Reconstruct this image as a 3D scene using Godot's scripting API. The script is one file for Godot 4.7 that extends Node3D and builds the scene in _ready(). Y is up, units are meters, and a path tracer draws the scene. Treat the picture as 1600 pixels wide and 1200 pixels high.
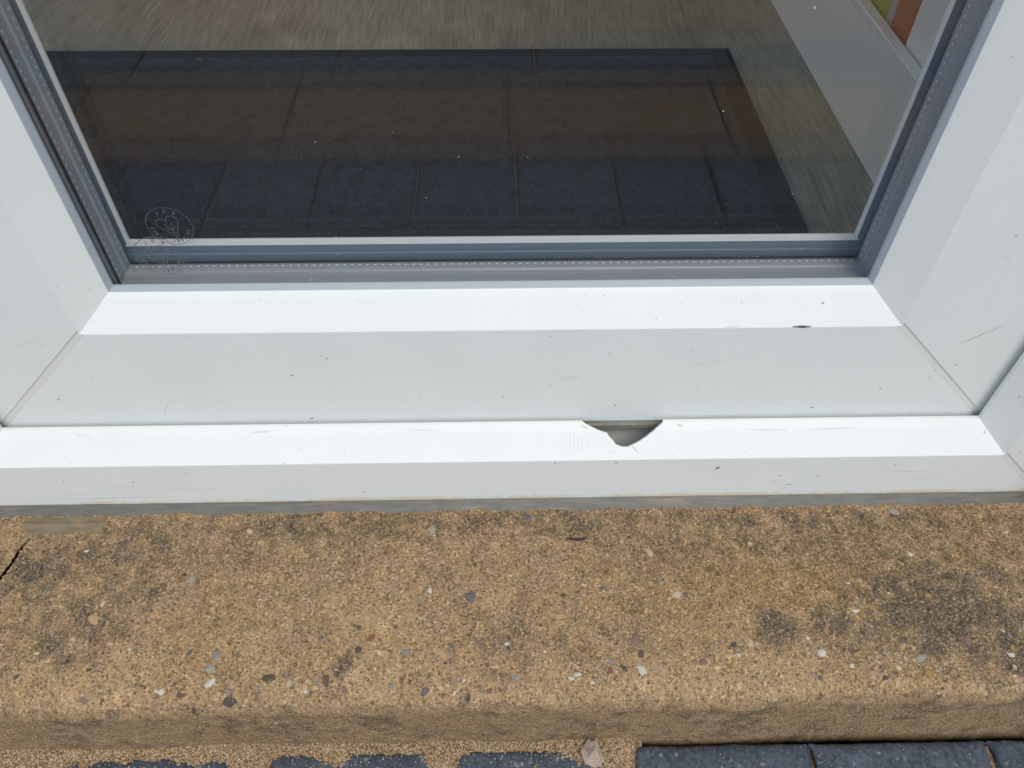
extends Node3D
# White plastic door over a concrete step with block paving in front, seen from above at an angle.
# y = 0 is the top of the paving, z = 0 the outer face of the door leaf, x runs to the right; metres.

const PEBBLES := [[-0.1950, 0.0808, 3.7, "b"], [-0.2351, 0.0969, 5.7, "o"], [-0.2332, 0.0883, 2.0, "w"], [-0.2212, 0.1121, 2.9, "c"], [-0.2093, 0.1156, 2.0, "w"], [-0.2605, 0.1169, 2.4, "y"], [-0.2667, 0.1301, 2.9, "d"], [-0.2259, 0.1426, 4.1, "m"], [-0.2159, 0.1428, 3.7, "d"], [-0.1853, 0.1392, 3.3, "w"], [-0.1746, 0.1408, 3.3, "d"], [-0.1751, 0.1181, 3.3, "s"], [-0.1596, 0.1202, 4.5, "l"], [-0.1615, 0.1274, 6.1, "g"], [-0.1597, 0.1352, 5.7, "w"], [-0.1486, 0.1399, 3.3, "l"], [-0.1476, 0.1444, 5.3, "k"], [-0.1674, 0.1487, 2.4, "k"], [-0.1620, 0.1488, 1.6, "k"], [-0.1281, 0.1330, 4.9, "k"], [-0.0966, 0.1349, 5.3, "d"], [-0.0806, 0.1179, 4.1, "k"], [-0.0539, 0.1199, 3.7, "l"], [-0.0626, 0.1190, 2.4, "b"], [-0.0741, 0.1109, 3.7, "r"], [-0.0180, 0.0868, 6.5, "s"], [-0.0420, 0.0827, 3.3, "w"], [-0.0307, 0.0824, 2.0, "d"], [-0.0464, 0.0998, 2.4, "c"], [-0.0602, 0.1387, 2.9, "l"], [-0.0552, 0.1357, 2.9, "r"], [-0.0423, 0.1411, 3.7, "s"], [-0.0862, 0.1397, 2.9, "m"], [-0.1070, 0.1403, 2.0, "w"], [-0.1163, 0.1363, 3.7, "c"], [-0.1067, 0.1351, 2.4, "c"], [-0.1313, 0.1381, 2.4, "g"], [-0.0186, 0.1447, 2.9, "k"], [-0.0068, 0.1411, 2.9, "r"], [-0.0127, 0.1392, 2.0, "r"], [-0.0208, 0.1363, 2.0, "w"], [-0.0259, 0.1421, 2.0, "w"], [-0.0337, 0.1206, 4.9, "o"], [-0.0284, 0.1166, 3.3, "s"], [-0.0368, 0.1314, 3.3, "o"], [-0.0068, 0.1379, 3.3, "o"], [-0.0313, 0.1265, 2.0, "k"], [-0.0821, 0.1047, 2.9, "d"], [-0.0608, 0.1050, 2.4, "r"], [0.0755, 0.1154, 6.1, "m"], [0.0789, 0.1230, 3.7, "d"], [0.0682, 0.1315, 3.7, "d"], [0.0619, 0.1274, 3.7, "l"], [0.0777, 0.1327, 5.7, "w"], [0.0852, 0.1325, 3.3, "g"], [0.0420, 0.1342, 4.1, "w"], [0.0383, 0.1363, 3.3, "w"], [0.0498, 0.1386, 2.4, "w"], [0.0130, 0.1330, 2.0, "b"], [0.0351, 0.1422, 3.7, "b"], [0.0381, 0.1447, 2.9, "b"], [0.0378, 0.1488, 2.9, "g"], [0.0603, 0.1321, 3.3, "r"], [0.1126, 0.1287, 4.9, "m"], [0.1199, 0.1317, 4.5, "y"], [0.1128, 0.1352, 4.1, "g"], [0.1193, 0.1349, 2.9, "l"], [0.1187, 0.1395, 2.4, "s"], [0.1105, 0.1442, 3.3, "w"], [0.1245, 0.1476, 3.3, "r"], [0.1265, 0.1449, 2.4, "h"], [0.1371, 0.1367, 3.7, "c"], [0.1331, 0.1250, 3.3, "w"], [0.1315, 0.1191, 3.7, "k"], [0.1415, 0.1181, 4.1, "c"], [0.1228, 0.1090, 4.5, "h"], [0.1044, 0.0877, 4.9, "c"], [0.1089, 0.0881, 2.4, "s"], [0.0523, 0.0924, 4.1, "h"], [0.0604, 0.0828, 2.9, "s"], [0.0757, 0.0984, 2.9, "b"], [0.0228, 0.1053, 2.0, "k"], [0.0084, 0.1358, 4.1, "g"], [0.0683, 0.0771, 4.1, "h"], [0.0242, 0.1209, 2.0, "w"], [0.1804, 0.1244, 5.3, "w"], [0.2069, 0.0999, 3.3, "w"], [0.2535, 0.0907, 3.7, "h"], [0.2276, 0.1215, 4.1, "o"], [0.2350, 0.1283, 4.5, "g"], [0.2209, 0.1335, 3.7, "y"], [0.2366, 0.1367, 3.7, "h"], [0.2302, 0.1405, 4.1, "h"], [0.2119, 0.1387, 2.4, "k"], [0.1951, 0.1320, 2.4, "w"], [0.1758, 0.1381, 2.4, "s"], [0.1710, 0.1362, 2.4, "l"], [0.2659, 0.1184, 4.9, "m"], [0.2896, 0.1234, 4.1, "h"], [0.2870, 0.1274, 2.9, "w"], [0.1748, 0.1157, 2.0, "w"], [0.2162, 0.1250, 2.4, "g"], [0.1554, 0.0542, 3.3, "c"], [0.2525, 0.0634, 2.9, "w"], [0.2356, 0.0653, 3.3, "r"], [0.1592, 0.0770, 4.5, "h"], [0.2532, 0.0326, 4.9, "g"], [0.0919, 0.0594, 4.9, "c"], [-0.0429, 0.0408, 5.7, "g"], [-0.1571, 0.0403, 4.1, "c"], [0.0174, 0.0334, 5.7, "s"], [-0.0317, 0.0754, 2.4, "b"], [-0.1314, 0.0736, 3.7, "o"], [-0.1850, 0.0727, 3.7, "g"], [-0.0870, 0.0594, 2.0, "d"], [0.1812, 0.0595, 2.4, "d"], [0.0369, 0.0869, 2.0, "k"]]
const STAINS := [[0.260, 0.103, 0.049, 0.030, 0.95, 0], [0.235, 0.088, 0.023, 0.016, 0.70, 0], [0.287, 0.119, 0.026, 0.032, 0.80, 0], [0.159, 0.109, 0.012, 0.011, 1.00, 0], [0.195, 0.108, 0.016, 0.013, 0.80, 0], [0.203, 0.117, 0.022, 0.011, 0.50, 0], [0.300, 0.081, 0.019, 0.010, 0.50, 0], [-0.246, 0.106, 0.033, 0.022, 0.60, 0], [-0.229, 0.090, 0.022, 0.016, 0.50, 0], [-0.206, 0.081, 0.007, 0.011, 0.70, 0], [-0.237, 0.052, 0.031, 0.017, 0.55, 0], [-0.282, 0.067, 0.027, 0.017, 0.70, 0], [-0.001, 0.114, 0.018, 0.022, 0.35, 0], [0.042, 0.114, 0.022, 0.018, 0.25, 0], [-0.089, 0.127, 0.006, 0.009, 0.60, 0], [0.131, 0.054, 0.036, 0.013, 0.30, 0], [-0.113, 0.041, 0.080, 0.011, 0.40, 0], [0.211, 0.039, 0.123, 0.009, 0.40, 0], [0.028, 0.039, 0.081, 0.009, 0.35, 0], [0.178, 0.085, 0.077, 0.022, 0.75, 1], [0.098, 0.088, 0.027, 0.018, 0.40, 1], [-0.161, 0.095, 0.017, 0.017, 0.50, 1], [0.124, 0.067, 0.039, 0.017, 0.45, 1], [0.268, 0.052, 0.048, 0.016, 0.50, 1], [-0.161, 0.126, 0.021, 0.011, 0.30, 1], [-0.058, 0.135, 0.176, 0.010, 0.35, 2], [0.111, 0.138, 0.057, 0.011, 0.40, 2], [0.200, 0.137, 0.032, 0.009, 0.35, 2], [-0.106, 0.092, 0.075, 0.019, 0.15, 2], [0.227, 0.054, 0.128, 0.022, 0.75, 3], [0.118, 0.058, 0.079, 0.019, 0.60, 3], [0.081, 0.096, 0.075, 0.023, 0.35, 3], [-0.033, 0.035, 0.244, 0.013, 0.70, 3], [-0.208, 0.057, 0.102, 0.023, 0.60, 3], [-0.071, 0.060, 0.098, 0.019, 0.45, 3], [0.174, 0.101, 0.067, 0.017, 0.30, 3], [-0.258, 0.082, 0.045, 0.024, 0.40, 3], [0.006, 0.098, 0.045, 0.027, 0.30, 3], [-0.131, 0.096, 0.045, 0.023, 0.25, 3]]

const STEP_Y := 0.0655
const LEAF_X := [-0.2226, 0.2187]      # foot of the bevel round the glass
const LEAF_Y := [0.2, 1.93]
const NOTCH := [[0.0515, -0.01], [0.0570, 0.10], [0.0611, 0.190], [0.0654, 0.251], [0.0659, 0.315], [0.0677, 0.408], [0.0712, 0.579], [0.0765, 0.639], [0.0801, 0.589], [0.0873, 0.419], [0.0938, 0.198], [0.0967, 0.073], [0.0990, -0.01]]
const CRACK := [[-0.335, 0.128], [-0.318, 0.104], [-0.306, 0.084], [-0.2999, 0.0699], [-0.2970, 0.0602], [-0.2957, 0.0514], [-0.2930, 0.0434]]

var taken := {}
var M := {}

# ------------------------------------------------------------------ helpers
func numbered(called: String) -> String:
	var n: int = taken.get(called, 0)
	taken[called] = n + 1
	return called if n == 0 else "%s_%03d" % [called, n]

func base(called: String, label: String, category: String, at := Vector3.ZERO, group := "") -> Node3D:
	var o := Node3D.new()
	o.name = numbered(called)
	add_child(o)
	o.position = at
	tag(o, label, category, group)
	return o

func tag(o: Node, label := "", category := "", group := "", kind := "") -> void:
	if label: o.set_meta("label", label)
	if category: o.set_meta("category", category)
	if group: o.set_meta("group", group)
	if kind: o.set_meta("kind", kind)

func part(called: String, mesh: Mesh, m: Material, parent: Node = self, at := Vector3.ZERO) -> MeshInstance3D:
	var o := MeshInstance3D.new()
	o.mesh = mesh
	o.material_override = m
	o.name = numbered(called) if parent == self else called
	o.position = at
	parent.add_child(o, true)
	return o

func structure(called: String, mesh: Mesh, m: Material, at := Vector3.ZERO) -> MeshInstance3D:
	var o := part(called, mesh, m, self, at)
	o.set_meta("kind", "structure")
	return o

func lin(r: float, g: float, b: float) -> Color:
	return Color(r, g, b).linear_to_srgb()

func mat(c: Color, rough := 0.6, tex: Texture2D = null, spec := 0.5) -> StandardMaterial3D:
	var m := StandardMaterial3D.new()
	m.albedo_color = c
	m.roughness = rough
	m.metallic_specular = spec
	if tex: m.albedo_texture = tex
	return m

func tri(st: SurfaceTool, p: Array, n: Array, uv: Array) -> void:
	var g: Vector3 = (p[2] - p[0]).cross(p[1] - p[0])
	var order := [0, 1, 2] if g.dot(n[0] + n[1] + n[2]) >= 0.0 else [0, 2, 1]
	for k in order:
		st.set_normal(n[k])
		st.set_uv(uv[k])
		st.add_vertex(p[k])

func quad(st: SurfaceTool, p: Array, n: Array, uv: Array) -> void:
	tri(st, [p[0], p[1], p[2]], [n[0], n[1], n[2]], [uv[0], uv[1], uv[2]])
	tri(st, [p[0], p[2], p[3]], [n[0], n[2], n[3]], [uv[0], uv[2], uv[3]])

func flat(st: SurfaceTool, a: Vector3, b: Vector3, c: Vector3, d: Vector3, n: Vector3) -> void:
	quad(st, [a, b, c, d], [n, n, n, n], [Vector2(a.x + a.z, a.y + a.z), Vector2(b.x + b.z, b.y + b.z), Vector2(c.x + c.z, c.y + c.z), Vector2(d.x + d.z, d.y + d.z)])

func begin() -> SurfaceTool:
	var st := SurfaceTool.new()
	st.begin(Mesh.PRIMITIVE_TRIANGLES)
	return st

# a box from lo to hi with chamfered edges
func box(st: SurfaceTool, lo: Vector3, hi: Vector3, c := 0.001) -> void:
	var mid := (lo + hi) / 2
	var h := (hi - lo) / 2
	c = minf(c, 0.49 * minf(h.x, minf(h.y, h.z)) * 2)
	for ax in 3:
		for s in [-1.0, 1.0]:
			var n := Vector3.ZERO
			n[ax] = s
			var u := (ax + 1) % 3
			var v := (ax + 2) % 3
			var ps := []
			for k in [[-1, -1], [1, -1], [1, 1], [-1, 1]]:
				var p := Vector3.ZERO
				p[ax] = s * h[ax]
				p[u] = k[0] * (h[u] - c)
				p[v] = k[1] * (h[v] - c)
				ps.append(mid + p)
			flat(st, ps[0], ps[1], ps[2], ps[3], n)
	for ax in 3:
		var u := (ax + 1) % 3
		var v := (ax + 2) % 3
		for su in [-1.0, 1.0]:
			for sv in [-1.0, 1.0]:
				var n := Vector3.ZERO
				n[u] = su
				n[v] = sv
				var ps := []
				for k in [[-1, 0], [1, 0], [1, 1], [-1, 1]]:
					var p := Vector3.ZERO
					p[ax] = k[0] * (h[ax] - c)
					p[u] = su * (h[u] - (c if k[1] == 1 else 0.0))
					p[v] = sv * (h[v] - (0.0 if k[1] == 1 else c))
					ps.append(mid + p)
				flat(st, ps[0], ps[1], ps[2], ps[3], n.normalized())
	for sx in [-1.0, 1.0]:
		for sy in [-1.0, 1.0]:
			for sz in [-1.0, 1.0]:
				var s := Vector3(sx, sy, sz)
				var n := s.normalized()
				var a := mid + s * Vector3(h.x, h.y - c, h.z - c)
				var b := mid + s * Vector3(h.x - c, h.y, h.z - c)
				var d := mid + s * Vector3(h.x - c, h.y - c, h.z)
				tri(st, [a, b, d], [n, n, n], [Vector2.ZERO, Vector2.ZERO, Vector2.ZERO])

func box_mesh(lo: Vector3, hi: Vector3, c := 0.001) -> ArrayMesh:
	var st := begin()
	box(st, lo, hi, c)
	return st.commit()

# polyline of [d, z, radius] -> points with normals: [[d, z, nd, nz, arclength], ...]; outward side is on the left of the walk turned as given
func rounded(pts: Array, side := 1.0, segs := 5) -> Array:
	var out := []
	var prev_n := Vector2.ZERO
	var cut := []
	for i in pts.size():
		cut.append(0.0)
		if i > 0 and i < pts.size() - 1 and pts[i][2] > 0.0:
			var a := (Vector2(pts[i - 1][0], pts[i - 1][1]) - Vector2(pts[i][0], pts[i][1])).normalized()
			var b := (Vector2(pts[i + 1][0], pts[i + 1][1]) - Vector2(pts[i][0], pts[i][1])).normalized()
			cut[i] = pts[i][2] / maxf(0.05, tan(absf(a.angle_to(b)) / 2))
	for i in pts.size() - 1:
		var p := Vector2(pts[i][0], pts[i][1])
		var r := Vector2(pts[i + 1][0], pts[i + 1][1])
		var dir := (r - p).normalized()
		var n := Vector2(-dir.y, dir.x) * side
		var a: Vector2 = p + dir * cut[i]
		var b: Vector2 = r - dir * cut[i + 1]
		if i > 0 and cut[i] > 0.0:
			var from: Vector2 = Vector2(out[-1][0], out[-1][1])
			for k in range(1, segs):
				var t := float(k) / segs
				var q: Vector2 = from.lerp(p, t).lerp(p.lerp(a, t), t)
				var nn := prev_n.slerp(n, t)
				out.append([q.x, q.y, nn.x, nn.y])
		out.append([a.x, a.y, n.x, n.y])
		out.append([b.x, b.y, n.x, n.y])
		prev_n = n
	var s := 0.0
	for i in out.size():
		if i > 0: s += Vector2(out[i][0] - out[i - 1][0], out[i][1] - out[i - 1][1]).length()
		out[i].append(s)
	return out

# one mitred side of a frame. side: 0 bottom, 1 right, 2 top, 3 left. prof d is measured outwards from rect
func side_point(side: int, xs: Array, ys: Array, d: float, z: float, t: float, gap: float) -> Vector3:
	match side:
		0: return Vector3(lerp(xs[0] - d + gap, xs[1] + d - gap, t), ys[0] - d, z)
		1: return Vector3(xs[1] + d, lerp(ys[0] - d + gap, ys[1] + d - gap, t), z)
		2: return Vector3(lerp(xs[0] - d + gap, xs[1] + d - gap, t), ys[1] + d, z)
	return Vector3(xs[0] - d, lerp(ys[0] - d + gap, ys[1] + d - gap, t), z)

func side_normal(side: int, nd: float, nz: float) -> Vector3:
	match side:
		0: return Vector3(0, -nd, nz)
		1: return Vector3(nd, 0, nz)
		2: return Vector3(0, nd, nz)
	return Vector3(-nd, 0, nz)

func frame_side(side: int, xs: Array, ys: Array, prof: Array, uvs := Vector2(0.72, 0.36), face_from := 9.0, face_to := 9.0, gap := 0.0) -> ArrayMesh:
	var st := begin()
	for i in prof.size() - 1:
		var a: Array = prof[i]
		var b: Array = prof[i + 1]
		if absf(a[0] - b[0]) + absf(a[1] - b[1]) < 1e-7: continue
		var on_face: bool = a[0] > face_from - 1e-5 and b[0] < face_to + 1e-5 and a[3] > 0.95 and b[3] > 0.95
		var g := gap if on_face else 0.0
		var p := [side_point(side, xs, ys, a[0], a[1], 0, g), side_point(side, xs, ys, a[0], a[1], 1, g), side_point(side, xs, ys, b[0], b[1], 1, g), side_point(side, xs, ys, b[0], b[1], 0, g)]
		var na := side_normal(side, a[2], a[3])
		var nb := side_normal(side, b[2], b[3])
		var uv := []
		for k in 4:
			var along: float = p[k].x if side % 2 == 0 else p[k].y
			uv.append(Vector2((along + 0.36) / uvs.x, (a[4] if k < 2 else b[4]) / uvs.y))
		quad(st, p, [na, na, nb, nb], uv)
		if g > 0.0:      # the cut ends beside the weld groove
			var e := Vector3(0, 0, -0.0012)
			for k in [[0, 3, -1.0], [1, 2, 1.0]]:
				var n := (Vector3(k[2], 0, 0) if side % 2 == 0 else Vector3(0, k[2], 0))
				quad(st, [p[k[0]], p[k[1]], p[k[1]] + e, p[k[0]] + e], [n, n, n, n], [uv[k[0]], uv[k[1]], uv[k[1]], uv[k[0]]])
	return st.commit()

const SIDES := ["bottom", "right", "top", "left"]

func noise(freq: float, sd: int, type := FastNoiseLite.TYPE_SIMPLEX_SMOOTH, oct := 1) -> FastNoiseLite:
	var n := FastNoiseLite.new()
	n.seed = sd
	n.noise_type = type
	n.frequency = freq
	n.fractal_type = FastNoiseLite.FRACTAL_FBM if oct > 1 else FastNoiseLite.FRACTAL_NONE
	n.fractal_octaves = oct
	return n

func field(n: FastNoiseLite, w: int, h: int) -> PackedByteArray:
	var im := n.get_image(w, h, false, false, true)
	im.convert(Image.FORMAT_L8)
	return im.get_data()

func cells(freq: float, sd: int) -> FastNoiseLite:
	var n := noise(freq, sd, FastNoiseLite.TYPE_CELLULAR)
	n.cellular_return_type = FastNoiseLite.RETURN_CELL_VALUE
	n.cellular_jitter = 1.0
	return n

func to_byte(v: float) -> int:
	v = clampf(v, 0.0, 1.0)
	return int(255.0 * (v * 12.92 if v < 0.0031308 else 1.055 * pow(v, 1.0 / 2.4) - 0.055) + 0.5)

var SRGB := PackedByteArray()       # linear 0..1023 -> sRGB byte

func srgb(v: float) -> int:
	return SRGB[clampi(int(v * 1023.0), 0, 1023)]

func texture(w: int, h: int, data: PackedByteArray) -> ImageTexture:
	var im := Image.create_from_data(w, h, false, Image.FORMAT_RGB8, data)
	return ImageTexture.create_from_image(im)

func normal_from(bytes: PackedByteArray, w: int, h: int, strength: float) -> ImageTexture:
	var im := Image.create_from_data(w, h, false, Image.FORMAT_L8, bytes)
	im.convert(Image.FORMAT_RGBA8)
	im.bump_map_to_normal_map(strength)
	return ImageTexture.create_from_image(im)

# white plastic with fly specks, faint smudges and the marks given: [u0, v0, u1, v1, width, strength, [r, g, b]] in pixels
func plastic_texture(w: int, h: int, sd: int, specks: int, marks: Array, stain_rows := []) -> ImageTexture:
	var soft := field(noise(0.004, sd, FastNoiseLite.TYPE_SIMPLEX_SMOOTH, 4), w, h)
	var fine := field(noise(0.05, sd + 1, FastNoiseLite.TYPE_SIMPLEX_SMOOTH, 3), w, h)
	var d := PackedByteArray()
	d.resize(w * h * 3)
	for i in w * h:
		var f := (soft[i] - 128) / 255.0
		var k := 1.0 + f * 0.045 - (0.05 * maxf(0.0, fine[i] / 255.0 - 0.66) + 0.035 * maxf(0.0, f - 0.1))
		var warm := 0.0
		for row in stain_rows:     # [first pixel row, last, strength]: yellowed film whose edge wanders with the noise
			var y := i / w
			if y >= row[0] and y <= row[1]:
				warm = maxf(warm, row[2] * clampf(0.25 + 2.4 * f + (fine[i] - 128) / 190.0 + 0.75 * float(y - row[0]) / (row[1] - row[0]), 0.0, 1.0))
		d[i * 3] = srgb(0.805 * k * (1.0 - 0.12 * warm))
		d[i * 3 + 1] = srgb(0.835 * k * (1.0 - 0.22 * warm))
		d[i * 3 + 2] = srgb(0.835 * k * (1.0 - 0.45 * warm))
	var r := RandomNumberGenerator.new()
	r.seed = sd
	for n in specks:
		var big := r.randf() < 0.07
		var c := Vector2(r.randf() * w, r.randf() * h)
		var rad := r.randf_range(1.1, 1.9) if big else r.randf_range(0.5, 1.1)
		var dark := r.randf_range(0.35, 0.8) if big else r.randf_range(0.08, 0.4)
		var stretch := r.randf_range(1.0, 1.8)
		for yy in range(int(c.y) - 3, int(c.y) + 4):
			for xx in range(int(c.x) - 3, int(c.x) + 4):
				if xx < 0 or yy < 0 or xx >= w or yy >= h: continue
				var q := Vector2((xx - c.x) / stretch, yy - c.y).length()
				var a := clampf(1.3 - q / rad, 0.0, 1.0) * dark
				for ch in 3:
					var at := (yy * w + xx) * 3 + ch
					d[at] = int(lerp(float(d[at]), [70.0, 62.0, 56.0][ch], a))
	for m in marks:
		var p := Vector2(m[0], m[1])
		var e := Vector2(m[2], m[3])
		var wd: float = m[4]
		for yy in range(maxi(0, int(minf(p.y, e.y) - wd - 2)), mini(h, int(maxf(p.y, e.y) + wd + 3))):
			for xx in range(maxi(0, int(minf(p.x, e.x) - wd - 2)), mini(w, int(maxf(p.x, e.x) + wd + 3))):
				var q := Geometry2D.get_closest_point_to_segment(Vector2(xx, yy), p, e)
				var t := q.distance_to(p) / maxf(0.01, e.distance_to(p))
				var taper: float = wd * (0.35 + 0.65 * sin(PI * clampf(t, 0.05, 0.95)))
				var a: float = clampf(1.2 - q.distance_to(Vector2(xx, yy)) / maxf(0.4, taper), 0.0, 1.0) * m[5] * (0.55 + 0.9 * fine[yy * w + xx] / 255.0)
				for ch in 3:
					var at := (yy * w + xx) * 3 + ch
					d[at] = int(clampf(lerp(float(d[at]), float(m[6][ch]), clampf(a, 0, 1)), 0, 255))
	return texture(w, h, d)

# ------------------------------------------------------------------ the scene
func _ready() -> void:
	set_camera_and_light()
	for i in 1024: SRGB.append(to_byte(i / 1023.0))
	make_materials()
	build_ground()
	build_room()
	build_step()
	build_frame()
	build_leaf()
	build_sealant()
	build_mat()
	build_bookcase()
	build_sand_and_stone()

func set_camera_and_light() -> void:
	var cam := Camera3D.new()
	cam.name = "camera"
	var pitch := deg_to_rad(48.5303)
	var yaw := deg_to_rad(1.48802)
	var roll := deg_to_rad(0.45833)
	var f := Vector3(sin(yaw) * cos(pitch), -sin(pitch), -cos(yaw) * cos(pitch))
	var r := Vector3(cos(yaw), 0, sin(yaw))
	var u := r.cross(f)
	cam.transform = Transform3D(Basis(r * cos(roll) + u * sin(roll), u * cos(roll) - r * sin(roll), -f), Vector3(0, 0.496084, 0.30))
	cam.fov = 52.174
	cam.near = 0.02
	cam.far = 200.0
	add_child(cam)
	cam.current = true
	var we := WorldEnvironment.new()
	we.name = "environment"
	var env := Environment.new()
	env.background_mode = Environment.BG_SKY
	var sky := Sky.new()
	var sm := ProceduralSkyMaterial.new()
	sm.sky_top_color = Color(0.81, 0.875, 0.95)
	sm.sky_horizon_color = Color(0.87, 0.91, 0.96)
	sm.ground_horizon_color = Color(0.62, 0.62, 0.60)
	sm.ground_bottom_color = Color(0.35, 0.34, 0.32)
	sm.sky_curve = 0.2
	sm.sun_angle_max = 0.0
	sky.sky_material = sm
	env.sky = sky
	env.tonemap_mode = Environment.TONE_MAPPER_LINEAR
	env.tonemap_exposure = 1.16
	env.sdfgi_enabled = true
	env.ssao_enabled = true
	env.ssil_enabled = true
	we.environment = env
	add_child(we)
	var sun := DirectionalLight3D.new()
	sun.name = "sun"
	sun.light_energy = 0.45
	sun.light_color = Color(1.0, 0.97, 0.92)
	sun.light_angular_distance = 25.0
	sun.shadow_enabled = true
	add_child(sun)
	sun.look_at_from_position(Vector3(0.35, 1.7, 1.0), Vector3.ZERO, Vector3.UP)

func make_materials() -> void:
	M.plastic = mat(Color.WHITE, 0.34, plastic_texture(512, 512, 11, 150, []))
	M.plain_plastic = mat(lin(0.80, 0.82, 0.83), 0.4)
	M.groove = mat(lin(0.77, 0.77, 0.75), 0.6)
	M.gasket = mat(lin(0.36, 0.41, 0.46), 0.5)
	M.inner_gasket = mat(lin(0.17, 0.24, 0.31), 0.5)
	M.spacer = mat(lin(0.28, 0.31, 0.35), 0.38)
	M.butyl = mat(lin(0.012, 0.012, 0.014), 0.6)
	M.dots = mat(lin(0.75, 0.76, 0.76), 0.5)
	M.glass = mat(Color(0.2, 0.2, 0.2, 0.006), 0.0)
	M.glass.metallic_specular = 0.5
	M.glass.transparency = BaseMaterial3D.TRANSPARENCY_ALPHA
	M.etch = mat(lin(0.13, 0.15, 0.17), 0.8)
	M.wall = mat(lin(0.68, 0.66, 0.61), 0.9)
	M.render = mat(lin(0.45, 0.42, 0.37), 0.9)
	M.white_board = mat(lin(0.88, 0.87, 0.80), 0.5)
	M.rubber = mat(lin(0.010, 0.011, 0.009), 0.8, null, 0.3)

# ------------------------------------------------------------------ ground and paving
func paver_mesh(w: float, l: float, sd: int) -> ArrayMesh:
	var st := begin()
	var nx := 26
	var nz := 30
	var r := 0.0055
	var n := noise(90.0, sd, FastNoiseLite.TYPE_SIMPLEX_SMOOTH, 3)
	var e := noise(40.0, sd + 5, FastNoiseLite.TYPE_SIMPLEX_SMOOTH, 2)
	var coords := func(k: int, cnt: int, size: float) -> float:
		var t := float(k) / cnt
		# more columns near the rounded edges
		t = 0.5 - 0.5 * cos(PI * t)
		return (t - 0.5) * size
	for j in nz + 1:
		for i in nx + 1:
			var x: float = coords.call(i, nx, w)
			var z: float = coords.call(j, nz, l)
			var rr := r * (1.0 + 0.5 * e.get_noise_2d(x * 1.7, z * 1.7))
			var ix := maxf(0.0, absf(x) - (w / 2 - rr)) / rr
			var iz := maxf(0.0, absf(z) - (l / 2 - rr)) / rr
			var q := minf(1.0, Vector2(ix, iz).length())
			var y := -rr * 0.8 * (1.0 - sqrt(1.0 - q * q * 0.98)) + 0.0005 * n.get_noise_2d(x, z) - 0.0007 * absf(e.get_noise_2d(x, z))
			var wob := 0.0011 * e.get_noise_2d(x * 2.0 + 3.0, z * 2.0)
			if i == 0 or i == nx: x += wob
			if j == 0 or j == nz: z += wob
			st.set_smooth_group(0)
			st.set_uv(Vector2(x, z) * 4.0)
			st.add_vertex(Vector3(x, y, z))
	var row := nx + 1
	for j in nz:
		for i in nx:
			var a := j * row + i
			for k in [a, a + 1, a + row + 1, a, a + row + 1, a + row]: st.add_index(k)
	# sides
	var rim := []
	for i in nx + 1: rim.append(i)
	for j in range(1, nz + 1): rim.append(j * row + nx)
	for i in range(nx - 1, -1, -1): rim.append(nz * row + i)
	for j in range(nz - 1, 0, -1): rim.append(j * row)
	var at := row * (nz + 1)
	for k in rim:
		var x: float = coords.call(k % row, nx, w)
		var z: float = coords.call(k / row, nz, l)
		st.set_uv(Vector2(x, z) * 4.0)
		st.add_vertex(Vector3(x, -0.055, z))
	for k in rim.size():
		var k2 := (k + 1) % rim.size()
		for v in [rim[k], at + k2, rim[k2], rim[k], at + k, at + k2]: st.add_index(v)
	st.generate_normals()
	return st.commit()

func speckle_texture(w: int, sd: int, dark: Color, light: Color, share: float, spread: float) -> ImageTexture:
	var a := field(cells(0.33, sd), w, w)
	var b := field(noise(0.02, sd + 1, FastNoiseLite.TYPE_SIMPLEX_SMOOTH, 4), w, w)
	var d := PackedByteArray()
	d.resize(w * w * 3)
	for i in w * w:
		var v := a[i] / 255.0
		var k := 1.0 + spread * (v - 0.5) + 0.5 * (b[i] / 255.0 - 0.5)
		var t := clampf((v - 1.0 + share) / 0.03, 0.0, 1.0) * 0.8
		d[i * 3] = srgb(lerpf(dark.r * k, light.r, t))
		d[i * 3 + 1] = srgb(lerpf(dark.g * k, light.g, t))
		d[i * 3 + 2] = srgb(lerpf(dark.b * k, light.b, t))
	return texture(w, w, d)

func tri_mat(tex: Texture2D, per_metre: float, rough: float) -> StandardMaterial3D:
	var m := mat(Color.WHITE, rough, tex)
	m.uv1_triplanar = true
	m.uv1_world_triplanar = true
	m.uv1_scale = Vector3.ONE * per_metre
	return m

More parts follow.
